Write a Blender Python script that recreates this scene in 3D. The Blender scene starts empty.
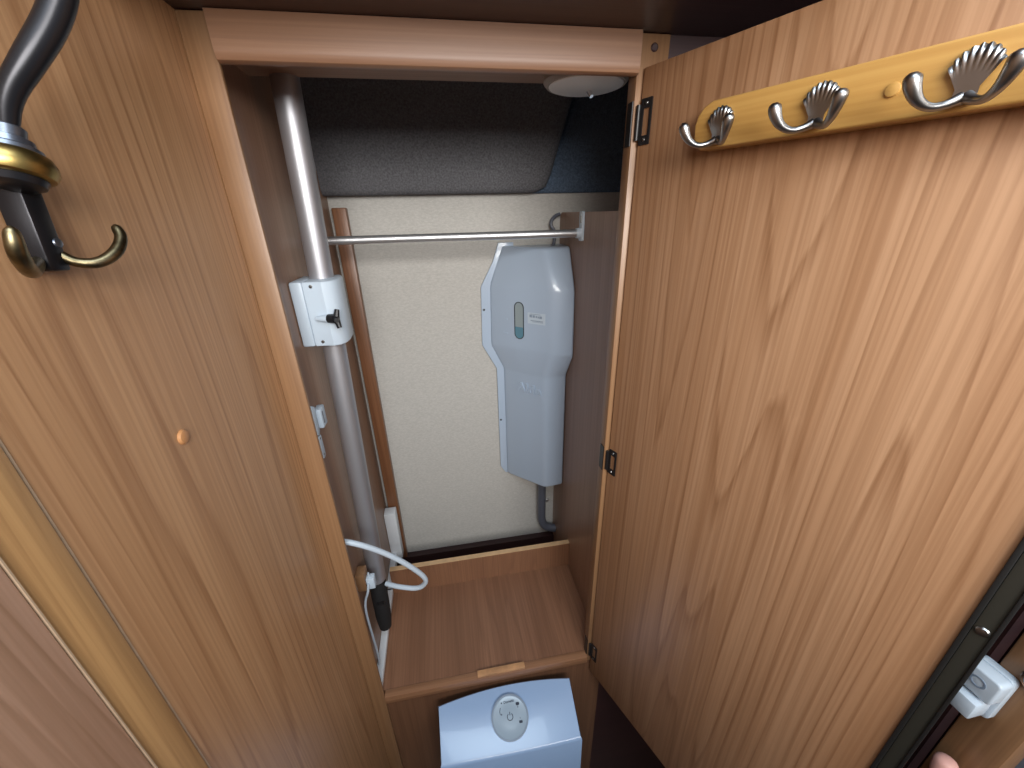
import bpy, bmesh, math, random
from mathutils import Vector, Matrix
random.seed(7)
scene = bpy.context.scene
COL = scene.collection

# ------------------------------------------------------------------ camera
cam_d = bpy.data.cameras.new('camera'); cam = bpy.data.objects.new('camera', cam_d); COL.objects.link(cam)
F_PX = 388.6
cam_d.sensor_fit = 'HORIZONTAL'; cam_d.sensor_width = 36.0; cam_d.lens = F_PX / 1024 * 36
cam_d.clip_start = 0.01; cam_d.clip_end = 50
RX = Vector((0.98464985, -0.17305366, -0.02274003))      # image right in world
DN = Vector((-0.09003832, -0.39199744, -0.91554962))     # image down in world
FW = Vector((0.14952518, 0.90354327, -0.40156168))       # view direction
m = Matrix.Identity(4)
for i in range(3):
    m[i][0] = RX[i]; m[i][1] = -DN[i]; m[i][2] = -FW[i]
m.translation = Vector((0, -0.47, 1.48))
cam.matrix_world = m
scene.camera = cam

# ------------------------------------------------------------------ world, light, exposure
w = bpy.data.worlds.new('world'); scene.world = w; w.use_nodes = True
bg = w.node_tree.nodes['Background']; bg.inputs[0].default_value = (0.78, 0.89, 1.0, 1); bg.inputs[1].default_value = 0.55

def area(name, loc, target, sx, sy, power, col):
    d = bpy.data.lights.new(name, 'AREA'); d.shape = 'RECTANGLE'; d.size = sx; d.size_y = sy; d.energy = power; d.color = col
    o = bpy.data.objects.new(name, d); COL.objects.link(o); o.location = loc
    o.rotation_euler = (Vector(target) - Vector(loc)).to_track_quat('-Z', 'Y').to_euler()
    return o
area('roof_window_light', (0.04, -0.62, 2.02), (0.03, -0.35, 1.15), 0.45, 0.4, 5.0, (0.74, 0.88, 1.0))
rw = area('rear_window_light', (0.14, -1.30, 1.775), (-0.02, 0.0, 1.56), 0.95, 0.40, 10, (1.0, 0.97, 0.93)); rw.data.spread = math.radians(105)
scene.view_settings.view_transform = 'Standard'
scene.view_settings.look = 'None'
scene.view_settings.gamma = 1
scene.view_settings.use_curve_mapping = False
scene.view_settings.exposure = 0.03

# ------------------------------------------------------------------ materials
MATS = {}
def nodes(name):
    mt = bpy.data.materials.new(name); mt.use_nodes = True
    nt = mt.node_tree; b = nt.nodes['Principled BSDF']
    MATS[name] = mt
    return mt, nt, b
def plain(name, col, rough=0.5, metal=0.0, noise=0.0, nscale=60, bump=0.0, bscale=300, spec=0.5, coat=0.0, trans=0.0):
    mt, nt, b = nodes(name)
    b.inputs['Base Color'].default_value = (*col, 1); b.inputs['Roughness'].default_value = rough
    b.inputs['Metallic'].default_value = metal; b.inputs['Specular IOR Level'].default_value = spec
    b.inputs['Coat Weight'].default_value = coat; b.inputs['Transmission Weight'].default_value = trans
    tc = nt.nodes.new('ShaderNodeTexCoord')
    if noise:
        n = nt.nodes.new('ShaderNodeTexNoise'); n.inputs['Scale'].default_value = nscale; n.inputs['Detail'].default_value = 4
        nt.links.new(tc.outputs['Object'], n.inputs['Vector'])
        r = nt.nodes.new('ShaderNodeValToRGB')
        r.color_ramp.elements[0].position = 0.3; r.color_ramp.elements[1].position = 0.7
        r.color_ramp.elements[0].color = (*[c * (1 - noise) for c in col], 1)
        r.color_ramp.elements[1].color = (*[min(1, c * (1 + noise)) for c in col], 1)
        nt.links.new(n.outputs['Fac'], r.inputs['Fac']); nt.links.new(r.outputs['Color'], b.inputs['Base Color'])
    if bump:
        n = nt.nodes.new('ShaderNodeTexNoise'); n.inputs['Scale'].default_value = bscale; n.inputs['Detail'].default_value = 3
        nt.links.new(tc.outputs['Object'], n.inputs['Vector'])
        bp = nt.nodes.new('ShaderNodeBump'); bp.inputs['Strength'].default_value = bump; bp.inputs['Distance'].default_value = 0.002
        nt.links.new(n.outputs['Fac'], bp.inputs['Height']); nt.links.new(bp.outputs['Normal'], b.inputs['Normal'])
    return mt

def wood(name, light, mid, dark, grain='z', rough=0.42, seed=0.0, k=1.0, lines=0.55, coat=0.15):
    """veneer: broad tone bands, cathedral lines and fine pores running along one axis"""
    mt, nt, b = nodes(name); N = nt.nodes; Lk = nt.links
    tc = N.new('ShaderNodeTexCoord')
    ax = 'xyz'.index(grain)
    def mapped(across, along):
        mp = N.new('ShaderNodeMapping'); s = [across * k] * 3; s[ax] = along * k
        mp.inputs['Scale'].default_value = s; mp.inputs['Location'].default_value = (seed, seed * 1.7, seed * 0.6)
        Lk.new(tc.outputs['Object'], mp.inputs['Vector']); return mp
    n1 = N.new('ShaderNodeTexNoise'); n1.inputs['Scale'].default_value = 1; n1.inputs['Detail'].default_value = 5; n1.inputs['Distortion'].default_value = 0.6
    Lk.new(mapped(30, 0.9).outputs[0], n1.inputs['Vector'])
    wv = N.new('ShaderNodeTexNoise'); wv.inputs['Scale'].default_value = 1; wv.inputs['Detail'].default_value = 1.5
    Lk.new(mapped(6.0, 0.34).outputs[0], wv.inputs['Vector'])
    mul = N.new('ShaderNodeMath'); mul.operation = 'MULTIPLY'; mul.inputs[1].default_value = 30; Lk.new(wv.outputs['Fac'], mul.inputs[0])
    jit = N.new('ShaderNodeMath'); jit.operation = 'MULTIPLY_ADD'; jit.inputs[1].default_value = 1.2
    Lk.new(n1.outputs['Fac'], jit.inputs[0]); Lk.new(mul.outputs[0], jit.inputs[2])
    fr = N.new('ShaderNodeMath'); fr.operation = 'FRACT'; Lk.new(jit.outputs[0], fr.inputs[0])
    lr = N.new('ShaderNodeValToRGB'); e = lr.color_ramp.elements
    e[0].position = 0.0; e[0].color = (0.15, 0.15, 0.15, 1); e[1].position = 1.0; e[1].color = (0.0, 0, 0, 1)
    x = e.new(0.68); x.color = (0.22, 0.22, 0.22, 1); x = e.new(0.91); x.color = (1, 1, 1, 1)
    Lk.new(fr.outputs[0], lr.inputs['Fac'])
    n2 = N.new('ShaderNodeTexNoise'); n2.inputs['Scale'].default_value = 1; n2.inputs['Detail'].default_value = 3
    Lk.new(mapped(330, 3.5).outputs[0], n2.inputs['Vector'])
    pr = N.new('ShaderNodeValToRGB'); pr.color_ramp.elements[0].position = 0.38; pr.color_ramp.elements[1].position = 0.62
    Lk.new(n2.outputs['Fac'], pr.inputs['Fac'])
    r = N.new('ShaderNodeValToRGB'); e = r.color_ramp.elements
    e[0].position = 0.30; e[0].color = (*mid, 1); e[1].position = 0.72; e[1].color = (*light, 1)
    Lk.new(n1.outputs['Fac'], r.inputs['Fac'])
    mx = N.new('ShaderNodeMixRGB'); mx.inputs['Color2'].default_value = (*dark, 1); Lk.new(r.outputs['Color'], mx.inputs['Color1'])
    f1 = N.new('ShaderNodeMath'); f1.operation = 'MULTIPLY'; f1.inputs[1].default_value = lines
    Lk.new(lr.outputs['Color'], f1.inputs[0])
    f2 = N.new('ShaderNodeMath'); f2.operation = 'MULTIPLY_ADD'; f2.inputs[1].default_value = 0.36; 
    Lk.new(pr.outputs['Color'], f2.inputs[0]); Lk.new(f1.outputs[0], f2.inputs[2])
    f2.use_clamp = True
    Lk.new(f2.outputs[0], mx.inputs['Fac'])
    Lk.new(mx.outputs['Color'], b.inputs['Base Color'])
    bp = N.new('ShaderNodeBump'); bp.inputs['Strength'].default_value = 0.08; bp.inputs['Distance'].default_value = 0.001
    Lk.new(n2.outputs['Fac'], bp.inputs['Height']); Lk.new(bp.outputs['Normal'], b.inputs['Normal'])
    b.inputs['Roughness'].default_value = rough; b.inputs['Coat Weight'].default_value = coat; b.inputs['Coat Roughness'].default_value = 0.3
    return mt

WL, WM, WD = (0.585, 0.345, 0.18), (0.47, 0.26, 0.127), (0.29, 0.138, 0.06)
wood('door_veneer', (0.49, 0.29, 0.165), (0.38, 0.205, 0.105), (0.24, 0.115, 0.052), 'z', seed=3.1)
wood('wall_veneer', WL, WM, WD, 'z', seed=8.2, rough=0.36, coat=0.2)
wood('wall_veneer_pale', (0.57, 0.35, 0.24), (0.46, 0.27, 0.175), (0.33, 0.18, 0.10), 'z', seed=1.4)
wood('wall_strip', (0.52, 0.30, 0.125), (0.42, 0.235, 0.095), (0.28, 0.14, 0.055), 'z', seed=5.5, lines=0.35)
wood('frame_wood', (0.32, 0.18, 0.09), (0.255, 0.134, 0.063), (0.175, 0.084, 0.038), 'z', seed=2.2, lines=0.25)
wood('frame_wood_across', (0.35, 0.185, 0.10), (0.28, 0.14, 0.072), (0.20, 0.09, 0.045), 'x', seed=4.2, lines=0.25)
wood('inner_veneer', (0.33, 0.195, 0.13), (0.255, 0.145, 0.094), (0.18, 0.095, 0.055), 'z', seed=6.6, lines=0.3)
wood('floor_veneer', (0.30, 0.150, 0.085), (0.21, 0.100, 0.054), (0.14, 0.062, 0.032), 'y', seed=7.4, lines=0.3)
wood('riser_veneer', (0.30, 0.145, 0.075), (0.21, 0.098, 0.05), (0.15, 0.065, 0.033), 'z', seed=9.4, lines=0.3)
wood('fascia_veneer_shaded', (0.20, 0.10, 0.055), (0.145, 0.068, 0.036), (0.10, 0.045, 0.024), 'z', seed=9.9, lines=0.3)  # wood below the sill; its shadow is put into the darker colour
wood('dark_shaded_wood', (0.055, 0.023, 0.022), (0.04, 0.016, 0.017), (0.025, 0.010, 0.012), 'x', seed=2.9, lines=0.3)  # ceiling and front wall in shadow; missing light put into this dark colour
wood('pine', (0.56, 0.33, 0.10), (0.49, 0.27, 0.07), (0.40, 0.19, 0.045), 'x', seed=1.1, lines=0.16, rough=0.4)
wood('red_trim', (0.26, 0.115, 0.052), (0.19, 0.08, 0.036), (0.13, 0.05, 0.022), 'z', seed=3.3, lines=0.3)
wood('room_floor', (0.10, 0.06, 0.04), (0.07, 0.04, 0.028), (0.04, 0.022, 0.016), 'y', seed=3.8, lines=0.3)
plain('edge_light', (0.60, 0.40, 0.22), 0.5, noise=0.1)
plain('edge_bead', (0.46, 0.33, 0.22), 0.4, noise=0.15)
plain('raw_wood', (0.50, 0.27, 0.13), 0.6, noise=0.2)
plain('screw_cap', (0.50, 0.24, 0.10), 0.35)
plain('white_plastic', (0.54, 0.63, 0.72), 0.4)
plain('white_lacquer', (0.72, 0.76, 0.80), 0.45, noise=0.04, nscale=20)
plain('console_plastic_skytint', (0.32, 0.47, 0.72), 0.22, coat=0.2)  # white plastic; blue cast of the skylight put into its base colour
plain('panel_plastic', (0.36, 0.47, 0.58), 0.25, coat=0.3)
plain('icon_ink', (0.02, 0.03, 0.06), 0.5)
plain('panel_ring', (0.25, 0.32, 0.42), 0.3)
plain('alu', (0.70, 0.71, 0.73), 0.38, 0.9)
plain('mast_alu', (0.46, 0.46, 0.49), 0.45, 0.75)
plain('black_plastic', (0.012, 0.012, 0.014), 0.4)
plain('black_metal', (0.018, 0.017, 0.018), 0.38, 0.3)
plain('grip_foam', (0.008, 0.008, 0.009), 0.8, bump=0.3, bscale=500)
plain('tank_grey', (0.43, 0.53, 0.66), 0.28, bump=0.03, bscale=250, coat=0.25)
plain('tank_fluid', (0.12, 0.26, 0.34), 0.25)
plain('tank_window', (0.30, 0.36, 0.38), 0.2)
plain('slot_dark', (0.05, 0.06, 0.07), 0.5)
plain('hose_grey', (0.10, 0.11, 0.14), 0.3, coat=0.3)
plain('silver', (0.75, 0.76, 0.77), 0.22, 1.0)
plain('pewter', (0.33, 0.33, 0.33), 0.30, 1.0)
plain('brass', (0.30, 0.215, 0.075), 0.36, 1.0, noise=0.35, nscale=90)
plain('brass_aged', (0.16, 0.13, 0.075), 0.36, 1.0, noise=0.6, nscale=110)
plain('bronze_dark', (0.022, 0.022, 0.026), 0.30, 0.6)
plain('steel_blue', (0.18, 0.20, 0.24), 0.3, 0.9)
plain('edge_profile', (0.055, 0.055, 0.045), 0.38, 0.4)
plain('rubber', (0.010, 0.010, 0.010), 0.6)
plain('carpet', (0.13, 0.13, 0.14), 0.95, noise=0.3, nscale=330, bump=0.9, bscale=420, spec=0.1)
plain('carpet_blue', (0.10, 0.14, 0.20), 0.95, noise=0.3, nscale=330, bump=0.9, bscale=420, spec=0.1)
plain('lamp_lens', (0.82, 0.84, 0.84), 0.3)
plain('lamp_ring', (0.34, 0.30, 0.27), 0.4)
plain('grey_panel', (0.26, 0.28, 0.33), 0.6)
plain('skin', (0.72, 0.40, 0.34), 0.5, noise=0.05, nscale=80)
plain('sleeve_cloth', (0.03, 0.035, 0.05), 0.9, noise=0.2, nscale=200)
plain('nail', (0.80, 0.50, 0.45), 0.3)
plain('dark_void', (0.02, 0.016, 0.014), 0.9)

def fabric():
    mt, nt, b = nodes('wall_fabric'); N = nt.nodes; Lk = nt.links
    tc = N.new('ShaderNodeTexCoord')
    n = N.new('ShaderNodeTexNoise'); n.inputs['Scale'].default_value = 1; n.inputs['Detail'].default_value = 4
    mp = N.new('ShaderNodeMapping'); mp.inputs['Scale'].default_value = (170, 170, 420); Lk.new(tc.outputs['Object'], mp.inputs['Vector']); Lk.new(mp.outputs[0], n.inputs['Vector'])
    n2 = N.new('ShaderNodeTexNoise'); n2.inputs['Scale'].default_value = 500; n2.inputs['Detail'].default_value = 2; Lk.new(tc.outputs['Object'], n2.inputs['Vector'])
    ad = N.new('ShaderNodeMath'); ad.operation = 'MULTIPLY_ADD'; ad.inputs[1].default_value = 0.5
    Lk.new(n2.outputs['Fac'], ad.inputs[0]); Lk.new(n.outputs['Fac'], ad.inputs[2])
    r = N.new('ShaderNodeValToRGB'); e = r.color_ramp.elements
    e[0].position = 0.55; e[0].color = (0.43, 0.42, 0.395, 1); e[1].position = 0.95; e[1].color = (0.52, 0.51, 0.48, 1)
    Lk.new(ad.outputs[0], r.inputs['Fac']); Lk.new(r.outputs['Color'], b.inputs['Base Color'])
    bp = N.new('ShaderNodeBump'); bp.inputs['Strength'].default_value = 0.12; bp.inputs['Distance'].default_value = 0.0005
    Lk.new(ad.outputs[0], bp.inputs['Height']); Lk.new(bp.outputs['Normal'], b.inputs['Normal'])
    b.inputs['Roughness'].default_value = 0.85; b.inputs['Specular IOR Level'].default_value = 0.2
fabric()

# ------------------------------------------------------------------ mesh helpers
WM_ = {}                                     # object -> world matrix
def T(v): return Matrix.Translation(Vector(v))
def root(name, loc, label, cat, group=None, frame=None):
    o = bpy.data.objects.new(name, None); COL.objects.link(o); o.empty_display_size = 0.02
    M = (frame or Matrix.Identity(4)) @ T(loc); o.matrix_world = M; WM_[o] = M
    o['label'] = label; o['category'] = cat
    if group: o['group'] = group
    return o
def tag(o, label, cat, group=None):
    o['label'] = label; o['category'] = cat
    if group: o['group'] = group
    return o
def put(name, bm, mat, parent=None, frame=None, smooth=35, label=None, kind=None):
    """bm is in the coordinates of frame (world if None); the object's origin goes to the base of the mesh"""
    bmesh.ops.recalc_face_normals(bm, faces=bm.faces)
    vs = [v.co for v in bm.verts]
    lo = Vector([min(v[i] for v in vs) for i in range(3)]); hi = Vector([max(v[i] for v in vs) for i in range(3)])
    org = Vector(((lo.x + hi.x) / 2, (lo.y + hi.y) / 2, lo.z))
    bmesh.ops.translate(bm, verts=bm.verts, vec=-org)
    me = bpy.data.meshes.new(name); bm.to_mesh(me); bm.free()
    if smooth:
        for p in me.polygons: p.use_smooth = True
        me.set_sharp_from_angle(angle=math.radians(smooth))
    me.materials.append(MATS[mat])
    o = bpy.data.objects.new(name, me); COL.objects.link(o)
    M = (frame or Matrix.Identity(4)) @ T(org)
    if parent is not None:
        o.parent = parent; o.matrix_basis = WM_[parent].inverted() @ M
    else:
        o.matrix_basis = M
    WM_[o] = M
    if label: o['label'] = label
    if kind: o['kind'] = kind
    return o
def box(bm, lo, hi, bev=0.0, seg=2, mat4=None):
    r = bmesh.ops.create_cube(bm, size=1); vs = r['verts']
    for v in vs:
        v.co = Vector([(lo[i] + hi[i]) / 2 + v.co[i] * (hi[i] - lo[i]) for i in range(3)])
    if bev:
        es = list({e for v in vs for e in v.link_edges})
        g = bmesh.ops.bevel(bm, geom=es, offset=bev, segments=seg, profile=0.5, affect='EDGES')
        vs = list({v for f in g['faces'] for v in f.verts} | {v for v in vs if v.is_valid})
    if mat4: 
        for v in vs: v.co = mat4 @ v.co
    return bm
def B(lo, hi, bev=0.0, seg=2, mat4=None): return box(bmesh.new(), lo, hi, bev, seg, mat4)
def prism(bm, pts, axis, a, b, bev=0.0, seg=2):
    """polygon pts (2-D in the other two axes, in order) extruded from a to b along axis"""
    def mk(p, t):
        c = list(p); c.insert(axis, t); return Vector(c)
    v0 = [bm.verts.new(mk(p, a)) for p in pts]; v1 = [bm.verts.new(mk(p, b)) for p in pts]
    n = len(pts); fs = [bm.faces.new(v0[::-1]), bm.faces.new(v1)]
    for i in range(n): fs.append(bm.faces.new((v0[i], v0[(i + 1) % n], v1[(i + 1) % n], v1[i])))
    if bev:
        bmesh.ops.recalc_face_normals(bm, faces=fs)
        es = list({e for f in fs[:2] for e in f.edges})
        bmesh.ops.bevel(bm, geom=es, offset=bev, segments=seg, profile=0.5, affect='EDGES')
    return bm
def PR(pts, axis, a, b, bev=0.0, seg=2): return prism(bmesh.new(), pts, axis, a, b, bev, seg)
def tube(bm, pts, rad, n=12, cap=True, sub=0, flat=None):
    P = [Vector(p) for p in pts]; R = list(rad) if hasattr(rad, '__len__') else [rad] * len(P)
    for _ in range(sub):                     # Chaikin-like smoothing that keeps the ends
        Q, S = [P[0]], [R[0]]
        for i in range(len(P) - 1):
            Q += [P[i] * .75 + P[i + 1] * .25, P[i] * .25 + P[i + 1] * .75]
            S += [R[i] * .75 + R[i + 1] * .25, R[i] * .25 + R[i + 1] * .75]
        Q.append(P[-1]); S.append(R[-1]); P, R = Q, S
    d = (P[1] - P[0]).normalized(); up = Vector((0, 0, 1)) if abs(d.z) < 0.9 else Vector((1, 0, 0))
    x = d.cross(up).normalized(); rings = []
    for i, p in enumerate(P):
        t = (P[min(i + 1, len(P) - 1)] - P[max(i - 1, 0)]).normalized()
        x = (x - t * x.dot(t)).normalized(); y = t.cross(x)
        rings.append([bm.verts.new(p + (x * math.cos(2 * math.pi * k / n) + y * math.sin(2 * math.pi * k / n) * (flat or 1)) * R[i]) for k in range(n)])
    for a, b in zip(rings, rings[1:]):
        for k in range(n): bm.faces.new((a[k], a[(k + 1) % n], b[(k + 1) % n], b[k]))
    if cap: bm.faces.new(rings[0][::-1]); bm.faces.new(rings[-1])
    return bm
def TB(pts, rad, **k): return tube(bmesh.new(), pts, rad, **k)
def lathe(bm, prof, M, n=28):
    """prof: (radius, height) from bottom to top, about the local z of M"""
    rings = []
    for r, h in prof:
        rings.append([bm.verts.new(M @ Vector((r * math.cos(2 * math.pi * k / n), r * math.sin(2 * math.pi * k / n), h))) for k in range(n)])
    for a, b in zip(rings, rings[1:]):
        for k in range(n): bm.faces.new((a[k], a[(k + 1) % n], b[(k + 1) % n], b[k]))
    bm.faces.new(rings[0][::-1]); bm.faces.new(rings[-1])
    return bm
def LT(prof, M, n=28): return lathe(bmesh.new(), prof, M, n)
def axisM(loc, z, x=None):
    z = Vector(z).normalized(); x = Vector(x) if x else (Vector((1, 0, 0)) if abs(z.x) < 0.9 else Vector((0, 1, 0)))
    x = (x - z * x.dot(z)).normalized(); y = z.cross(x)
    M = Matrix.Identity(4)
    for i in range(3): M[i][0] = x[i]; M[i][1] = y[i]; M[i][2] = z[i]
    M.translation = Vector(loc); return M
def ring_plate(bm, outer, inner, M, t):
    """flat frame between two equally long outlines, thickness t along local z of M"""
    n = len(outer)
    vs = [[bm.verts.new(M @ Vector((p[0], p[1], z))) for p in o] for z in (0, t) for o in (outer, inner)]
    o0, i0, o1, i1 = vs
    for k in range(n):
        j = (k + 1) % n
        for q in ((o0[k], o0[j], i0[j], i0[k]), (o1[k], i1[k], i1[j], o1[j]), (o0[k], o1[k], o1[j], o0[j]), (i0[k], i0[j], i1[j], i1[k])): bm.faces.new(q)
    return bm
def textmesh(body, size, depth, M, bold=0.0):
    c = bpy.data.curves.new('lettering', 'FONT'); c.body = body; c.size = size; c.extrude = depth; c.align_x = 'CENTER'; c.align_y = 'CENTER'; c.offset = bold
    c.resolution_u = 3
    o = bpy.data.objects.new('lettering', c); COL.objects.link(o)
    bpy.context.view_layer.update()
    me = bpy.data.meshes.new_from_object(o.evaluated_get(bpy.context.evaluated_depsgraph_get()))
    bpy.data.objects.remove(o); bpy.data.curves.remove(c)
    bm = bmesh.new(); bm.from_mesh(me); bpy.data.meshes.remove(me)
    bmesh.ops.transform(bm, matrix=M, verts=bm.verts); return bm
def rr(cx, cy, hx, hy, r, n=5):
    """rounded rectangle outline"""
    out = []
    for sx, sy, a0 in ((1, 1, 0), (-1, 1, 90), (-1, -1, 180), (1, -1, 270)):
        for k in range(n + 1):
            a = math.radians(a0 + 90 * k / n); out.append((cx + sx * (hx - r) + r * math.cos(a), cy + sy * (hy - r) + r * math.sin(a)))
    return out
def struct(name, bm, mat, smooth=35, label=None):
    return put(name, bm, mat, smooth=smooth, kind='structure', label=label)

# ------------------------------------------------------------------ the room
struct('floor', B((-0.7, -1.6, -0.02), (1.2, 0.42, 0.0)), 'room_floor')
wl = struct('wall_left', B((-0.235, -0.2798, 0.0), (-0.205, 0.03, 1.80)), 'wall_veneer')
put('corner_post', B((-0.236, -0.3075, 0.0), (-0.2035, -0.2818, 1.80), 0.0015), 'wall_strip', wl)
put('edge_bead', B((-0.236, -0.2815, 0.0), (-0.2046, -0.2802, 1.80)), 'edge_bead', wl)
put('edge_bead', B((-0.236, -0.3084, 0.0), (-0.2014, -0.3076, 1.80)), 'edge_bead', wl)
put('end_panel', B((-0.236, -1.59, 0.0), (-0.2015, -0.3085, 1.80), 0.002), 'wall_veneer_pale', wl)
put('screw_cap', LT([(0.0058, 0), (0.0058, 0.0008), (0.0048, 0.002), (0.002, 0.0027)], axisM((-0.2052, -0.177, 1.331), (1, 0, 0)), 20), 'screw_cap', wl, label='round wood coloured screw cap')
struct('gap_shade_board', B((-0.1998, 0.362, 0.40), (0.2503, 0.3798, 0.617)), 'dark_shaded_wood')  # dark board added for the shade in the gap behind the rear board
struct('wall_back', B((-0.26, 0.38, 0.40), (0.62, 0.40, 1.56)), 'wall_fabric')
struct('ceiling', PR([(0.03, 1.646), (-0.20, 1.646), (-0.36, 1.80), (-0.30, 1.90), (0.03, 1.90)], 0, -0.26, 0.95), 'dark_shaded_wood')
struct('wall_front', B((0.2545, 0.008, 0.0), (0.95, 0.026, 1.646)), 'dark_shaded_wood')
wr = struct('wall_right', B((0.53, -0.30, 0.0), (0.55, 0.0, 1.8)), 'dark_shaded_wood')  # its dark colour stands for the shade in the gap behind the door
struct('trim_1', B((0.452, -0.366, 0.0), (0.476, -0.331, 1.8), 0.002), 'frame_wood', label='upright wooden jamb behind the open door')
struct('unseen_wall_rear', B((-0.24, -1.64, 0.0), (1.2, -1.60, 1.42)), 'wall_veneer')  # unseen low wall, added to keep ambient light off the lower parts
struct('unseen_wall_side', B((0.94, -1.60, 0.0), (0.98, 0.005, 1.85)), 'dark_shaded_wood')  # unseen wall, added to block ambient light from the right
struct('door_1', B((0.56, -0.95, 0.0), (0.58, -0.305, 1.8), 0.004), 'grey_panel', label='grey panel beyond the jamb')

# ------------------------------------------------------------------ the wardrobe
ward = root('wardrobe', (0.02, 0.10, 0.0), 'built-in wooden wardrobe standing open, door swung out on black hinges', 'wardrobe')
put('stile', B((-0.2048, 0.002, 0.0), (-0.1803, 0.008, 1.6455), 0.0012), 'frame_wood', ward)
put('stile', B((0.2195, 0.004, 0.632), (0.2535, 0.024, 1.6455), 0.0012), 'frame_wood', ward)
# header: board with a softly rounded lower half
hp = [(0.007, 1.6095), (0.002, 1.6095), (-0.001, 1.611), (-0.0025, 1.615), (-0.003, 1.619), (-0.003, 1.6455), (0.007, 1.6455)]
put('header_rail', PR(hp, 0, -0.1801, 0.2193), 'frame_wood_across', ward)
put('header_soffit', B((-0.1998, 0.0072, 1.6320), (0.2193, 0.125, 1.645)), 'frame_wood_across', ward)
put('side_panel', B((-0.2045, 0.0082, 0.3), (-0.2, 0.3795, 1.75)), 'inner_veneer', ward)
put('side_panel', PR([(0.0242, 0.3), (0.378, 0.3), (0.378, 1.470), (0.374, 1.477), (0.366, 1.480), (0.0242, 1.480)], 0, 0.2505, 0.2635), 'inner_veneer', ward)
put('floor_board', B((-0.1998, 0.0145, 0.635), (0.2503, 0.226, 0.65)), 'floor_veneer', ward)
rs = put('rear_board', B((-0.1853, 0.2262, 0.60), (0.2503, 0.238, 0.722)), 'riser_veneer', ward)
put('edge_band', B((-0.185, 0.2262, 0.7222), (0.2503, 0.238, 0.7236)), 'edge_light', rs)
sl = put('sill', B((-0.1801, 0.0, 0.632), (0.2195, 0.0143, 0.6515), 0.0012), 'frame_wood_across', ward)
put('catch_block', B((-0.004, 0.0015, 0.6515), (0.090, 0.0125, 0.657), 0.0008), 'raw_wood', sl, label='small raw wood block on the sill')
put('fascia', B((-0.1801, 0.006, 0.0), (0.2535, 0.018, 0.6318)), 'fascia_veneer_shaded', ward)
put('screw_cap', LT([(0.004, 0), (0.004, 0.0005), (0.003, 0.0012)], axisM((0.2365, 0.0042, 1.634), (0, -1, 0)), 16), 'dark_shaded_wood', ward)
# roof lining box that closes the wardrobe
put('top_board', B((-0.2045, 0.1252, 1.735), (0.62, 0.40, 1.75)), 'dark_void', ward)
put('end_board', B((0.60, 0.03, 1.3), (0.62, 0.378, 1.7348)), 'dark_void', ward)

AL = math.radians(22.5)
FD = Matrix.Translation((0.228, -0.004, 0)) @ Matrix.Rotation(math.radians(-67.5), 4, 'Z')   # x along the door, y into its thickness
DZ0, DZ1, DW = 0.607, 1.616, 0.3612
door = put('door', B((-0.0055, 0.0, DZ0), (DW, 0.016, DZ1), 0.0012), 'door_veneer', ward, FD, label='tall veneered door swung wide open')
et = put('edge_profile', B((DW + 0.0003, -0.0015, DZ0), (DW + 0.0120, 0.0175, DZ1), 0.0008), 'edge_profile', door, FD, label='dark metal edge profile')
put('rubber_seal', B((DW - 0.0030, -0.0025, DZ0), (DW + 0.0002, -0.0001, DZ1), 0.0006), 'rubber', door, FD)
put('rubber_seal', B((DW + 0.0098, -0.0030, DZ0), (DW + 0.0121, -0.0016, DZ1), 0.0005), 'rubber', door, FD)
for zz in (1.191, 0.93):
    put('screw', LT([(0.0040, 0), (0.0040, 0.0006), (0.0032, 0.0016), (0.0012, 0.0020)], axisM((DW + 0.0052, -0.0016, zz), (0, -1, 0)), 18), 'pewter', door, FD)
for zc in (1.567, 1.128, 0.672):
    Mz = axisM((0.0035, -0.0002, zc), (0, -1, 0), (1, 0, 0))
    hg = put('hinge', ring_plate(bmesh.new(), rr(0, 0, 0.0072, 0.0215, 0.001, 2), rr(0.0002, 0, 0.0040, 0.0125, 0.0006, 2), Mz, 0.0012), 'black_metal', door, FD, smooth=0, label='black frame shaped hinge')
    put('hinge_knuckle', TB([(-0.0062, -0.0022, zc - 0.0165), (-0.0062, -0.0022, zc + 0.0165)], 0.0024), 'black_metal', door, FD)
    for dz in (-0.0167, 0.0167):
        put('hinge_screw', LT([(0.0018, 0), (0.0015, 0.0005)], axisM((0.0035, -0.0015, zc + dz), (0, -1, 0)), 10), 'pewter', door, FD)
    put('hinge_leaf', B((0.2182, 0.0055, zc - 0.021), (0.2194, 0.0175, zc + 0.021)), 'black_metal', ward, label='black hinge leaf on the stile')

# carpeted roof lining behind the header
prof = [(0.20, 1.734), (0.265, 1.70), (0.31, 1.655), (0.334, 1.60), (0.342, 1.55), (0.343, 1.526), (0.350, 1.517), (0.378, 1.517)]
bm = bmesh.new(); rows = []
xs_of = lambda z: 0.204 + 0.048 * min(1, max(0, (z - 1.517) / 0.15)) ** 0.55 - (0.010 if z < 1.52 else 0)
for y, z in prof:
    xr = xs_of(z); row = [(-0.1995, y, z), (-0.06, y, z), (0.07, y, z), (xr - 0.03, y, z), (xr - 0.010, y + 0.002, z), (xr - 0.002, y + 0.010, z), (xr, min(0.378, y + 0.026), z), (xr, 0.3785, z)]
    rows.append([bm.verts.new(c) for c in row])
for a, b in zip(rows, rows[1:]):
    for i in range(len(a) - 1): bm.faces.new((a[i], a[i + 1], b[i + 1], b[i]))
o = put('roof_lining', bm, 'carpet', smooth=60); tag(o, 'charcoal carpeted bulge above the beige wardrobe back wall', 'carpet lining')
prof2 = [(0.355, 1.734), (0.366, 1.65), (0.369, 1.56), (0.369, 1.522), (0.373, 1.516), (0.379, 1.516)]
bm = bmesh.new(); rows = []
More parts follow.
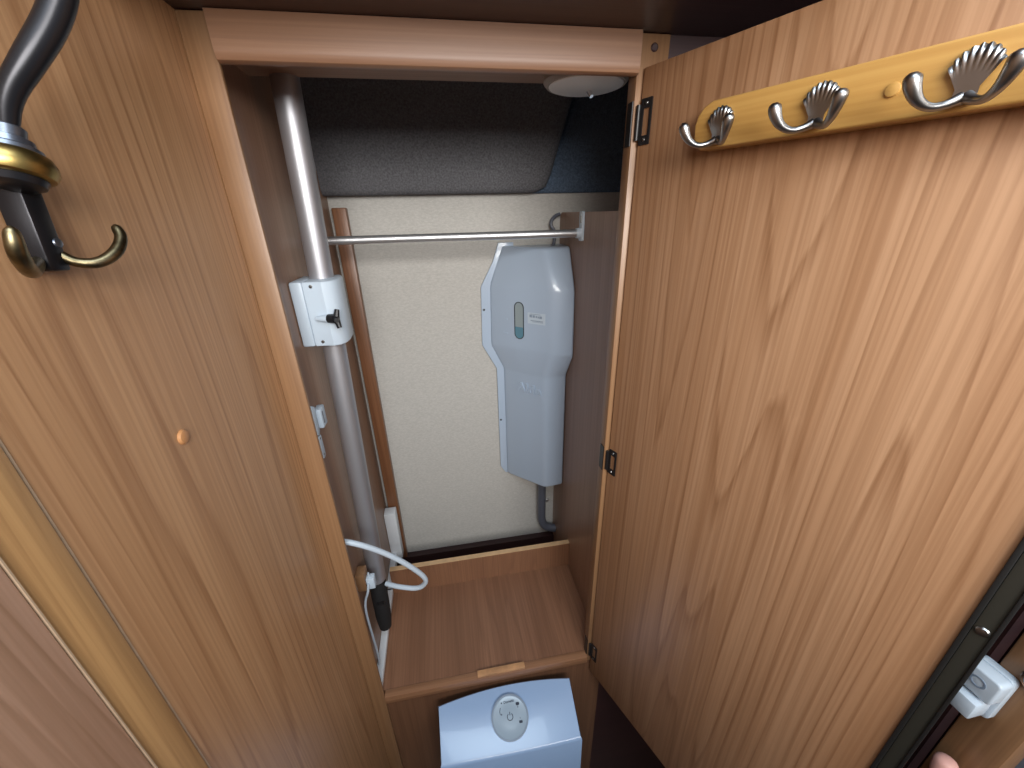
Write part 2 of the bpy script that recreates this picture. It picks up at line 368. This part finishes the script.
for y, z in prof2: rows.append([bm.verts.new((x, y, z)) for x in (0.19, 0.32, 0.45, 0.599)])
for a, b in zip(rows, rows[1:]):
    for i in range(3): bm.faces.new((a[i], a[i + 1], b[i + 1], b[i]))
o = put('corner_lining', bm, 'carpet_blue', smooth=60); tag(o, 'blue-black carpeted recess above the wardrobe partition', 'carpet lining')

struct('trim_2', B((-0.1925, 0.362, 0.6175), (-0.167, 0.3798, 1.497), 0.002), 'red_trim', label='reddish wooden batten up the back wall')
wlg = root('white_ledge', (-0.192, 0.18, 0.6505), 'white painted strip along the wardrobe floor, taller at its rear end', 'board')
put('strip', PR([(0.0145, 0.6505), (0.2258, 0.6505), (0.2258, 0.664), (0.0145, 0.662)], 0, -0.1995, -0.1855, 0.001), 'white_lacquer', wlg)
put('rear_block', B((-0.1995, 0.2385, 0.6505), (-0.1855, 0.330, 0.672), 0.001), 'white_lacquer', wlg)
put('upright', B((-0.1995, 0.3305, 0.6505), (-0.1720, 0.358, 0.800), 0.0015), 'white_lacquer', wlg)

# ------------------------------------------------------------------ antenna mast with clamp
mast = root('antenna_mast', (-0.178, 0.118, 0.70), 'grey metal tube mast held in a white clamp box', 'mast')
MT, MB = Vector((-0.1600, 0.128, 1.70)), Vector((-0.1805, 0.116, 0.83))
put('tube', TB([MB, MT], 0.0160, n=28), 'mast_alu', mast)
cl = put('clamp', B((-0.1995, 0.086, 1.3165), (-0.1830, 0.150, 1.4045), 0.003), 'white_plastic', mast, label='white plastic clamp box')
cp = [(-0.1826, 0.150), (-0.1826, 0.086), (-0.168, 0.085), (-0.158, 0.082), (-0.149, 0.086), (-0.143, 0.095), (-0.141, 0.110), (-0.142, 0.135), (-0.148, 0.150)]
put('clamp_cover', PR([p for p in cp], 2, 1.3165, 1.4045, 0.0025), 'white_plastic', cl)
for z in (1.3985, 1.3235):
    put('clamp_screw', LT([(0.0022, 0), (0.0022, 0.0012), (0.001, 0.0014)], axisM((-0.172, 0.0852, z), (0, -1, 0)), 12), 'pewter', cl)
put('clamp_boss', TB([(-0.172, 0.080, 1.357), (-0.155, 0.076, 1.357)], [0.003, 0.0058], n=16), 'white_plastic', cl)
kn = TB([(-0.1555, 0.076, 1.357), (-0.146, 0.072, 1.357)], [0.006, 0.0065], n=14)
for dz, dy in ((0.012, 0.002), (-0.012, -0.002), (0.0, -0.010)):
    tube(kn, [(-0.1455, 0.0725, 1.357), (-0.1425, 0.072 + dy, 1.357 + dz)], [0.0045, 0.0030], n=10)
put('knob', kn, 'black_plastic', cl, label='black winged clamping knob')
gp = bmesh.new()
for (x, y, z, a, b_) in ((0, 0, 0, 0, 0),): pass
prf = [(-0.1808, 0.115, 0.836, 0.012), (-0.1810, 0.114, 0.826, 0.0155), (-0.1820, 0.112, 0.79, 0.0160), (-0.1825, 0.109, 0.73, 0.0150), (-0.1830, 0.108, 0.702, 0.012)]
tube(gp, [p[:3] for p in prf], [p[3] for p in prf], n=16)
put('grip', gp, 'grip_foam', mast, label='black crank grip')
put('grip_notch', B((-0.186, 0.0945, 0.782), (-0.172, 0.0975, 0.788)), 'black_metal', mast)

# clothes rail
rail = root('clothes_rail', (0.02, 0.235, 1.439), 'thin silver clothes rail spanning the wardrobe', 'rail')
put('rod', TB([(-0.1995, 0.235, 1.4465), (0.2457, 0.235, 1.4455)], 0.0066, n=20), 'alu', rail)
bm = PR(rr(0.2355, 1.457, 0.0085, 0.0245, 0.003, 3), 0, 0.2458, 0.2503, 0.0008)
bk = put('bracket', bm, 'white_plastic', rail, label='white plastic rail bracket')
put('socket', TB([(0.2375, 0.235, 1.4456), (0.2458, 0.235, 1.4456)], [0.0082, 0.0095], n=18), 'white_plastic', bk)
put('slot', B((0.2452, 0.231, 1.462), (0.2459, 0.237, 1.474)), 'pewter', bk)
bm = PR(rr(0.235, 1.452, 0.008, 0.020, 0.003, 3), 0, -0.1999, -0.1955, 0.0008)
put('bracket', bm, 'white_plastic', rail)

# ------------------------------------------------------------------ expansion tank
tank = root('expansion_tank', (0.18, 0.36, 0.85), 'tall grey plastic expansion tank with sight slot in the wardrobe corner', 'tank')
# z, left x, mid (x, y), right y
sec = [(0.851, 0.124, 0.203, 0.294, 0.299), (0.8535, 0.122, 0.203, 0.290, 0.2955), (0.8565, 0.1215, 0.203, 0.289, 0.2945), (1.145, 0.1215, 0.200, 0.290, 0.296), (1.152, 0.1205, 0.2005, 0.2885, 0.294),
       (1.204, 0.0965, 0.207, 0.270, 0.2565), (1.214, 0.0945, 0.208, 0.2685, 0.2545), (1.336, 0.0975, 0.2055, 0.2685, 0.260), (1.346, 0.0990, 0.205, 0.270, 0.262), (1.413, 0.1245, 0.1975, 0.292, 0.298), (1.4185, 0.127, 0.197, 0.300, 0.306)]
bm = bmesh.new(); rings = []
for z, xl, xm, ym, yr in sec:
    L_, M_, R_ = Vector((xl, 0.3695)), Vector((xm, ym)), Vector((0.2495, yr))
    l0 = Vector((xl, 0.3715)); f = (M_ - L_).normalized(); g = (R_ - M_).normalized()
    pl = [Vector((xl, 0.3790)), l0, L_ + f * 0.003 + Vector((0, -0.0)), L_.lerp(M_, 0.5), M_ - f * 0.012, M_ - f * 0.004 + g * 0.001, M_ + g * 0.004 - f * 0.001, M_ + g * 0.012, R_ - g * 0.004, R_ + Vector((0.0, 0.004)), Vector((0.2495, 0.3790))]
    rings.append([bm.verts.new((p.x, p.y, z)) for p in pl])
for a, b in zip(rings, rings[1:]):
    n = len(a)
    for k in range(n): bm.faces.new((a[k], a[(k + 1) % n], b[(k + 1) % n], b[k]))
bm.faces.new(rings[0][::-1]); bm.faces.new(rings[-1])
put('body', bm, 'tank_grey', tank, smooth=50)
fl = [(0.117, 0.851), (0.1045, 0.872), (0.1045, 1.148), (0.0735, 1.208), (0.0775, 1.338), (0.105, 1.388), (0.118, 1.4255), (0.150, 1.4255), (0.150, 0.851)]
put('flange', PR([(x, z) for x, z in fl], 1, 0.3735, 0.3795, 0.0012), 'tank_grey', tank)
for x, z in ((0.0815, 1.288), (0.1095, 1.011)):
    put('screw', LT([(0.0028, 0), (0.0022, 0.0014)], axisM((x, 0.3737, z), (0, -1, 0)), 10), 'slot_dark', tank)
def faceM(L_, M_, s, z, off=0.0):           # frame on a vertical tank face: x to the right, y up, z out
    t = (Vector((M_[0], M_[1], 0)) - Vector((L_[0], L_[1], 0))).normalized(); n_ = Vector((t.y, -t.x, 0))
    return axisM(Vector((L_[0], L_[1], 0)) + t * s + n_ * off + Vector((0, 0, z)), n_, t)
LU, MU = (0.0955, 0.3695), (0.2068, 0.2685)
sl_ = [p for p in rr(0, 0, 0.0118, 0.040, 0.0117, 6)]; si = [p for p in rr(0, 0, 0.0098, 0.038, 0.0097, 6)]
Ms = faceM(LU, MU, 0.073, 1.2725)
wn = put('sight_slot', ring_plate(bmesh.new(), sl_, si, Ms @ T((0, 0, -0.001)), 0.0018), 'slot_dark', tank, label='upright sight slot')
bm = bmesh.new(); prism(bm, [p for p in si if p[1] >= -0.014] + [(-0.0098, -0.014), (0.0098, -0.014)] if False else rr(0, 0, 0.0099, 0.0381, 0.0098, 6), 2, -0.001, 0.0004); bmesh.ops.transform(bm, matrix=Ms, verts=bm.verts)
put('window_pane', bm, 'tank_window', wn)
lowp = [(x, y) for x, y in rr(0, 0, 0.0098, 0.038, 0.0097, 6) if y < -0.0135]
lowp = sorted(lowp, key=lambda p: math.atan2(p[1] + 0.0135, p[0])); lowp = [(-0.0098, -0.0135)] + lowp + [(0.0098, -0.0135)]
bm = PR(lowp, 2, 0.0004, 0.0008); bmesh.ops.transform(bm, matrix=Ms, verts=bm.verts)
put('fluid', bm, 'tank_fluid', wn, label='blue fluid in the sight slot')
for s, z, wd in ((0.0395, 1.2725, 0.0045), (0.0375, 1.2415, 0.0065)):
    bm = B((-wd, -0.0012, -0.0005), (wd, 0.0012, 0.0012), 0.0004); bmesh.ops.transform(bm, matrix=faceM(LU, MU, s, z), verts=bm.verts)
    put('level_mark', bm, 'tank_grey', tank)
Mk = faceM(LU, MU, 0.1145, 1.2815)
bm = B((-0.0205, -0.0115, -0.0003), (0.0205, 0.0115, 0.0006)); bmesh.ops.transform(bm, matrix=Mk, verts=bm.verts)
st = put('sticker', bm, 'white_plastic', tank, label='small white printed sticker')
bm = bmesh.new()
for x, y, a, h in [(-0.013, 0.0045, 0.0030, 0.0028), (-0.006, 0.0043, 0.0026, 0.0026), (0.000, 0.004, 0.0016, 0.0022), (0.0045, 0.0035, 0.0016, 0.002), (0.010, 0.0035, 0.0030, 0.0026), (-0.002, 0.0088, 0.012, 0.0005), (0.001, -0.0048, 0.0145, 0.0009), (0.003, -0.0072, 0.0125, 0.0004)]:
    box(bm, (x - a, y - h, 0.0006), (x + a, y + h, 0.0008))
bmesh.ops.transform(bm, matrix=Mk, verts=bm.verts); put('print', bm, 'panel_ring', st)
LD, MD = (0.1215, 0.3695), (0.2015, 0.2895)
bm = textmesh('Alde', 0.031, 0.0022, faceM(LD, MD, 0.069, 1.1115, 0.0008) @ Matrix.Diagonal((1.1, 1, 1, 1)), 0.0009)
put('lettering', bm, 'tank_grey', tank, smooth=20, label='raised maker lettering')

o = put('drain_hose', TB([(0.2105, 0.352, 0.857), (0.2105, 0.355, 0.72), (0.2115, 0.356, 0.686), (0.219, 0.356, 0.666), (0.234, 0.355, 0.656), (0.2503, 0.353, 0.653)], 0.0115, n=16, sub=1), 'hose_grey')
tag(o, 'dark grey bent hose running down below the grey tank', 'hose')
o = put('cup_screw', LT([(0.006, 0), (0.0055, 0.003), (0.003, 0.0045)], axisM((0.2325, 0.3798, 0.735), (0, -1, 0)), 14), 'alu'); tag(o, 'shiny screw head in the beige wall beside the hose', 'screw')
o = put('vent_hose', TB([(0.246, 0.366, 1.477), (0.236, 0.364, 1.474), (0.2275, 0.362, 1.466), (0.226, 0.361, 1.456), (0.234, 0.36, 1.446), (0.2345, 0.359, 1.432), (0.231, 0.356, 1.418)], 0.0035, n=10, sub=1), 'hose_grey')
tag(o, 'short grey hose looping above the grey tank', 'hose')

# ------------------------------------------------------------------ lamp, striker, cables
lamp = root('cabinet_lamp', (0.183, 0.0590, 1.613), 'round white cabinet lamp under the wardrobe header', 'lamp')
put('base_ring', LT([(0.0455, 0), (0.049, 0.004), (0.0495, 0.0178)], T((0.183, 0.0590, 1.6140)), 40), 'lamp_ring', lamp)
put('lens', LT([(0.039, 0), (0.0425, 0.0012), (0.0435, 0.003)], T((0.183, 0.0590, 1.6120)), 40), 'lamp_lens', lamp)
put('switch', TB([(0.192, 0.072, 1.6122), (0.194, 0.068, 1.606)], [0.0032, 0.0024], n=12), 'silver', lamp)

bm = PR([(0.050, 1.197), (0.056, 1.194), (0.061, 1.199), (0.063, 1.236), (0.056, 1.240), (0.051, 1.236)], 0, -0.1999, -0.1955, 0.0008)
sp = root('door_striker', (-0.199, 0.06, 1.15), 'small white plastic door catch on the wardrobe side panel', 'door catch')
put('plate', bm, 'white_plastic', sp)
put('keeper', B((-0.1998, 0.0635, 1.200), (-0.190, 0.083, 1.230), 0.0015), 'white_plastic', sp)
put('slot', B((-0.1902, 0.068, 1.206), (-0.1896, 0.071, 1.225)), 'hose_grey', sp)
put('lower_plate', PR(rr(0.0580, 1.173, 0.0060, 0.0185, 0.0035, 3), 0, -0.1999, -0.1970, 0.0006), 'white_plastic', sp)
for z in (1.187, 1.160): put('screw', LT([(0.0016, 0), (0.0012, 0.0006)], axisM((-0.197, 0.0580, z), (1, 0, 0)), 10), 'pewter', sp)

o = put('coaxial_cable', TB([(-0.1999, 0.028, 1.016), (-0.190, 0.0285, 1.0165), (-0.1658, 0.0300, 1.0022), (-0.1366, 0.0400, 0.9683), (-0.1100, 0.0500, 0.9287), (-0.0849, 0.0600, 0.8823), (-0.0806, 0.0650, 0.8574), (-0.0980, 0.0700, 0.8372), (-0.1332, 0.0800, 0.8384), (-0.150, 0.088, 0.838), (-0.1600, 0.0945, 0.8365)], 0.0045, n=12, sub=2), 'white_plastic')
tag(o, 'thick white cable looping out beside the foot of the mast', 'cable')
cb = root('cable_clip', (-0.19, 0.066, 0.86), 'small brown block with a white plug on the wardrobe side panel', 'cable clip')
put('block', B((-0.1998, 0.058, 0.868), (-0.184, 0.082, 0.905), 0.001), 'frame_wood', cb)
put('plug', B((-0.1838, 0.060, 0.868), (-0.170, 0.074, 0.892), 0.0015), 'white_plastic', cb)
put('pin', TB([(-0.1785, 0.066, 0.892), (-0.1785, 0.066, 0.902)], 0.0015, n=8), 'white_plastic', cb)
o = put('thin_wire', TB([(-0.180, 0.0575, 0.884), (-0.183, 0.055, 0.866), (-0.190, 0.056, 0.850), (-0.192, 0.050, 0.835), (-0.191, 0.046, 0.805), (-0.190, 0.048, 0.74), (-0.191, 0.052, 0.69), (-0.194, 0.054, 0.668)], 0.0021, n=8, sub=1), 'white_plastic')
tag(o, 'thin white wire hanging from the plug to the wardrobe floor', 'wire')

# ------------------------------------------------------------------ white console under the wardrobe
con = root('toilet_console', (0.05, -0.055, 0.0), 'glossy white console with a round control panel below the wardrobe', 'console')
NX = 14
def edge(y0, y1, x0, x1, bow):
    return [(x0 + (x1 - x0) * i / NX, y0 + (y1 - y0) * i / NX + bow * (1 - (2 * i / NX - 1) ** 2)) for i in range(NX + 1)]
rows = [(edge(-0.0165, -0.0150, -0.0845, 0.1785, 0.012), 0.30, 0), (edge(-0.0165, -0.0150, -0.0845, 0.1785, 0.012), 0.6215, 0), (edge(-0.0195, -0.018, -0.082, 0.176, 0.012), 0.625, 0),
        (edge(-0.0955, -0.1015, -0.0795, 0.1715, -0.002), 0.6025, 0), (edge(-0.0985, -0.1045, -0.081, 0.173, -0.002), 0.6005, 0), (edge(-0.1005, -0.1065, -0.081, 0.1735, -0.002), 0.597, 0), (edge(-0.110, -0.116, -0.081, 0.1735, -0.002), 0.30, 0)]
bm = bmesh.new(); vr = [[bm.verts.new((x, y, z)) for x, y in e] for e, z, _ in rows]
for a, b in zip(vr, vr[1:]):
    for i in range(NX): bm.faces.new((a[i], a[i + 1], b[i + 1], b[i]))
bm.faces.new([r[0] for r in vr]); bm.faces.new([r[-1] for r in vr][::-1]); 
for i in range(NX): bm.faces.new((vr[-1][i], vr[-1][i + 1], vr[0][i + 1], vr[0][i]))
put('body', bm, 'console_plastic_skytint', con, smooth=30)
put('pedestal', B((-0.06, -0.10, 0.0), (0.15, -0.02, 0.2998), 0.006), 'console_plastic_skytint', con)
tn = Vector((0, -0.0235, 0.080)).normalized()
Mp = axisM((0.0492, -0.0558, 0.6155), tn, (1, -0.03, 0))
cpn = put('control_panel', LT([(0.0335, -0.003), (0.0335, 0.0006), (0.0315, 0.0016), (0.030, 0.0012), (0.015, 0.0018), (0.004, 0.002)], Mp, 48), 'panel_plastic', con, label='round grey control panel')
circ = lambda r, n=48: [(r * math.cos(2 * math.pi * k / n), r * math.sin(2 * math.pi * k / n)) for k in range(n)]
put('rim', ring_plate(bmesh.new(), circ(0.0348), circ(0.0322), Mp @ T((0, 0, -0.002)), 0.0042), 'panel_ring', cpn)
bm = bmesh.new()
arc = [(0.0052 * math.sin(a), 0.0052 * math.cos(a), 0.0024) for a in [math.radians(35 + 290 * k / 24) for k in range(25)]]
tube(bm, arc, 0.0006, n=6); tube(bm, [(0, 0.002, 0.0024), (0, 0.0072, 0.0024)], 0.0006, n=6)
bmesh.ops.transform(bm, matrix=Mp, verts=bm.verts); put('power_mark', bm, 'icon_ink', cpn)
def icon(f):
    bm = bmesh.new(); f(bm); bmesh.ops.transform(bm, matrix=Mp, verts=bm.verts); put('icon', bm, 'icon_ink', cpn)
icon(lambda bm: prism(bm, rr(0.0165, 0.0175, 0.0034, 0.0024, 0.0018, 3), 2, 0.0012, 0.0020))
icon(lambda bm: box(bm, (0.0160, 0.0115, 0.0012), (0.0170, 0.0145, 0.0019)))
icon(lambda bm: prism(bm, rr(0.0190, -0.0095, 0.0032, 0.0020, 0.0010, 3), 2, 0.0012, 0.0020))
icon(lambda bm: box(bm, (0.0182, -0.0050, 0.0012), (0.0188, -0.0025, 0.0019)))
icon(lambda bm: tube(bm, [(-0.0175, 0.005, 0.0018), (-0.0185, 0.010, 0.0018), (-0.0165, 0.0155, 0.0018)], 0.0005, n=6))
icon(lambda bm: tube(bm, [(-0.0155, 0.004, 0.0018), (-0.0150, 0.0065, 0.0018)], 0.0007, n=6))
bm = textmesh('Dometic', 0.0058, 0.0002, Mp @ T((0.0005, 0.0228, 0.0018)) @ Matrix.Rotation(math.radians(3), 4, 'Z'), 0.0001)
lathe(bm, [(0.0013, 0), (0.0012, 0.0004)], Mp @ T((-0.0138, 0.0222, 0.0016)), 12)
put('lettering', bm, 'icon_ink', cpn, smooth=0)

# ------------------------------------------------------------------ hook rack on the door
rack = root('hook_rack', (0.219, -0.009, 1.528), 'yellow pine rack of pewter scallop hooks on the door', 'hook rack', frame=FD)
bp_ = [(0.0925, 1.5665), (0.0845, 1.563), (0.0795, 1.557), (0.0775, 1.5495), (0.0785, 1.540), (0.0815, 1.5335), (0.0860, 1.5295), (0.352, 1.5285), (0.3575, 1.533), (0.3605, 1.541), (0.3600, 1.552), (0.3565, 1.560), (0.349, 1.566)]
put('board', PR(bp_, 1, -0.0190, -0.0001, 0.0016, 3), 'pine', rack, FD)
for u in (0.219, ):
    put('plug', LT([(0.0042, 0), (0.0038, 0.0012), (0.002, 0.0018)], axisM((u, -0.0190, 1.547), (0, -1, 0)), 16), 'pine', rack, FD)
def hook(u0):
    M = axisM((u0, -0.0190, 1.531), (0, -1, 0), (1, 0, 0))       # x along the board, y up, z out
    # scallop shell back plate
    bm = bmesh.new(); NA, NR = 45, 10; top = []; 
    wdt = lambda t: 0.0046 + 0.0012 * (1 - t) if t < 0.35 else 0.0046 + (t - 0.35) / 0.65 * 0.007
    rows = []
    for j in range(NR + 1):
        t = j / NR; row = []
        for i in range(NA + 1):
            a = math.radians(-72 + 144 * i / NA); s = i / NA
            lobes = abs(math.cos(math.pi * 8 * (s - 0.5) + math.pi * 0.0))
            R = 0.0112 + 0.0008 * lobes
            ex, ey = R * math.sin(a), 0.0165 + R * math.cos(a) * 1.1
            bx, by = (2 * s - 1) * 0.0055, 0.001
            wx = (2 * s - 1) * 0.0050; wy = 0.009
            if t < 0.4: q = t / 0.4; x, y = bx * (1 - q) + wx * q, by * (1 - q) + wy * q
            else: q = (t - 0.4) / 0.6; x, y = wx * (1 - q) + ex * q, wy * (1 - q) + ey * q
            zz = 0.0028 + (0.0014 * lobes * max(0, (t - 0.72) / 0.28) if t > 0.72 else 0) - (0.0018 if t == 1 else 0)
            row.append(bm.verts.new(M @ Vector((x, y, zz))))
        rows.append(row)
    back = [[bm.verts.new(M @ Vector(((M.inverted() @ v.co).x, (M.inverted() @ v.co).y, 0))) for v in r] for r in (rows[0], rows[-1])]
    for a, b in zip(rows, rows[1:]):
        for i in range(NA): bm.faces.new((a[i], a[i + 1], b[i + 1], b[i]))
    for r, k in ((rows[0], back[0]), (rows[-1], back[1])):
        for i in range(NA): bm.faces.new((r[i], k[i], k[i + 1], r[i + 1]))
    h = put('hook', bm, 'pewter', rack, FD, smooth=50, label='pewter double hook with scallop shell plate')
    for sg in (-1, 1):
        pts = [(sg * 0.001, 0.0045, 0.002), (sg * 0.006, 0.0015, 0.006), (sg * 0.0115, 0.0005, 0.012), (sg * 0.0165, 0.0045, 0.018), (sg * 0.0195, 0.0115, 0.0215), (sg * 0.0205, 0.0165, 0.022), (sg * 0.0207, 0.0185, 0.022)]
        put('prong', TB([M @ Vector(p) for p in pts], [0.0034, 0.0024, 0.0022, 0.0030, 0.0042, 0.0046, 0.0022], n=14, sub=2), 'pewter', h, FD)
for u0 in (0.1035, 0.179, 0.2545, 0.330): hook(u0)

# ------------------------------------------------------------------ antique coat hook on the left wall
ch = root('coat_hook', (-0.205, -0.225, 1.455), 'antique brass and black coat hook on the left wooden wall', 'coat hook')
ax_ = Vector((0.012, 0.10, 0.30)).normalized()
Md = axisM((-0.1895, -0.2300, 1.5065), ax_)
put('dome', LT([(0.0105, -0.0068), (0.0132, -0.0058), (0.0146, -0.0030), (0.0143, 0.0005), (0.0128, 0.0034), (0.0102, 0.0048)], Md, 36), 'brass', ch, label='flattened brass dome')
put('under_disc', LT([(0.0075, -0.0110), (0.0098, -0.0098), (0.0110, -0.0072), (0.0105, -0.0060)], Md, 36), 'bronze_dark', ch)
put('collar', LT([(0.0106, 0.0046), (0.0106, 0.0062), (0.0084, 0.0074), (0.0080, 0.0100), (0.0058, 0.0110), (0.0060, 0.0150), (0.0046, 0.0165)], Md, 32), 'steel_blue', ch)
put('upper_arm', TB([(-0.1885, -0.2262, 1.5195), (-0.1835, -0.2250, 1.5332), (-0.1720, -0.2202, 1.5481), (-0.1620, -0.2139, 1.5631), (-0.1550, -0.2101, 1.5764), (-0.1500, -0.2115, 1.5885), (-0.1470, -0.2224, 1.5966)], [0.0036, 0.0046, 0.0055, 0.0058, 0.0056, 0.0058, 0.0052], n=20, sub=2), 'bronze_dark', ch)
put('arm_knob', LT([(0.006, -0.008), (0.0098, -0.004), (0.0105, 0.001), (0.008, 0.006), (0.003, 0.0085)], axisM((-0.1455, -0.2235, 1.603), (0.1, -0.3, 1)), 24), 'brass', ch)
bar = [(-0.1988, -0.2225, 1.4945), (-0.1988, -0.2255, 1.4605)]
put('back_plate', B((-0.0062, -0.0058, -0.0195), (0.0058, 0.0058, 0.0225), 0.0015, 2, axisM((-0.1988, -0.2240, 1.4775), (0.0, 0.09, 1), (1, 0, 0))), 'bronze_dark', ch)
put('screw', LT([(0.0026, 0), (0.0023, 0.0009), (0.001, 0.0013)], axisM((-0.1932, -0.2215, 1.4715), (1, 0, 0)), 16), 'steel_blue', ch)
put('lower_prong', TB([(-0.1985, -0.2200, 1.4690), (-0.1925, -0.2205, 1.4630), (-0.1880, -0.2185, 1.4608), (-0.1830, -0.2143, 1.4605), (-0.1785, -0.2067, 1.4650), (-0.1775, -0.1995, 1.4725), (-0.1800, -0.1974, 1.4780), (-0.1803, -0.1973, 1.4795)], [0.0028, 0.0026, 0.0026, 0.0029, 0.0031, 0.0028, 0.0026, 0.0008], n=14, sub=2), 'brass_aged', ch)
put('lower_prong', TB([(-0.1990, -0.2283, 1.4640), (-0.1900, -0.2440, 1.4600), (-0.1815, -0.2565, 1.4612), (-0.1750, -0.2655, 1.4690), (-0.1735, -0.2650, 1.4780), (-0.1736, -0.2645, 1.4800)], [0.0026, 0.0028, 0.0032, 0.0033, 0.0028, 0.0008], n=14, sub=2), 'brass_aged', ch)

# ------------------------------------------------------------------ catch on the jamb, fingertip
lt = root('jamb_catch', (0.447, -0.338, 1.05), 'white plastic snap catch fixed to the wooden jamb', 'catch')
put('base', PR(rr(-0.334, 1.080, 0.013, 0.027, 0.005, 4), 0, 0.4440, 0.4518, 0.001), 'white_plastic', lt)
hs = put('housing', PR(rr(-0.335, 1.0935, 0.0125, 0.0135, 0.004, 4), 0, 0.430, 0.4438, 0.002, 3), 'white_plastic', lt)
put('recess', ring_plate(bmesh.new(), [(x * 0.0055, y * 0.0055) for x, y in circ(1, 24)], [(x * 0.004, y * 0.004) for x, y in circ(1, 24)], axisM((0.4302, -0.335, 1.0945), (-1, 0, 0)), 0.0006), 'panel_ring', hs)
put('tongue', B((0.424, -0.3445, 1.057), (0.4438, -0.3275, 1.077), 0.002), 'white_plastic', lt)
kb = root('push_button', (0.447, -0.352, 1.105), 'round silver push button beside the white catch on the jamb', 'button')
put('ring', LT([(0.010, 0), (0.010, 0.004), (0.0085, 0.006), (0.0070, 0.005)], axisM((0.452, -0.354, 1.117), (-1, 0, 0)), 28), 'silver', kb)
put('button', LT([(0.0068, 0.001), (0.0066, 0.0065), (0.005, 0.0075)], axisM((0.452, -0.354, 1.117), (-1, 0, 0)), 24), 'steel_blue', kb)

hand = bpy.data.meshes.new('hand')
HV = [(0.47, -0.50, 0.78, .030, .024), (0.462, -0.455, 0.83, .028, .022), (0.455, -0.425, 0.875, .034, .018), (0.452, -0.405, 0.915, .034, .013),     # wrist, palm
      (0.446, -0.392, 0.905, .012, .012), (0.438, -0.366, 0.938, .0105, .0105), (0.4345, -0.350, 0.972, .0115, .0115), (0.4345, -0.346, 0.993, .0085, .0085)]  # thumb
HV += [(0.462, -0.60, 0.745, .036, .034), (0.448, -0.74, 0.72, .040, .038)]
HE = [(0, 8), (8, 9), (0, 1), (1, 2), (2, 3), (2, 4), (4, 5), (5, 6), (6, 7)]
for k in range(4):
    y = -0.428 + k * 0.0 ; z = 0.945 - k * 0.021; ln = (0.024, 0.027, 0.025, 0.019)[k]
    b0 = len(HV)
    HV += [(0.472, -0.408 - 0.004 * k, z, .009, .009), (0.490, -0.392 - 0.004 * k, z + 0.004, .0085, .0085), (0.4935, -0.392 + ln - 0.004 * k, z + 0.005, .008, .008), (0.488, -0.380 + ln - 0.004 * k, z + 0.005, .0065, .0065)]
    HE += [(3 if k < 2 else 2, b0), (b0, b0 + 1), (b0 + 1, b0 + 2), (b0 + 2, b0 + 3)]
hand.from_pydata([v[:3] for v in HV], HE, [])
ho = bpy.data.objects.new('person', hand); COL.objects.link(ho); hand.materials.append(MATS['skin'])
sk = ho.modifiers.new('skin', 'SKIN'); sk.use_smooth_shade = True
for i, v in enumerate(HV): hand.skin_vertices[0].data[i].radius = v[3:5]
hand.skin_vertices[0].data[0].use_root = True
sb = ho.modifiers.new('smooth', 'SUBSURF'); sb.levels = 2; sb.render_levels = 2
WM_[ho] = Matrix.Identity(4)
tag(ho, 'bare hand with its thumb tip up, gripping the wooden jamb', 'person')
slv = TB([(0.4635, -0.585, 0.748), (0.4625, -0.60, 0.745), (0.448, -0.74, 0.72), (0.42, -0.95, 0.70), (0.40, -1.10, 0.74)], [0.043, 0.046, 0.050, 0.056, 0.060], n=20, sub=1)
put('sleeve', slv, 'sleeve_cloth', ho, label='dark sleeve')
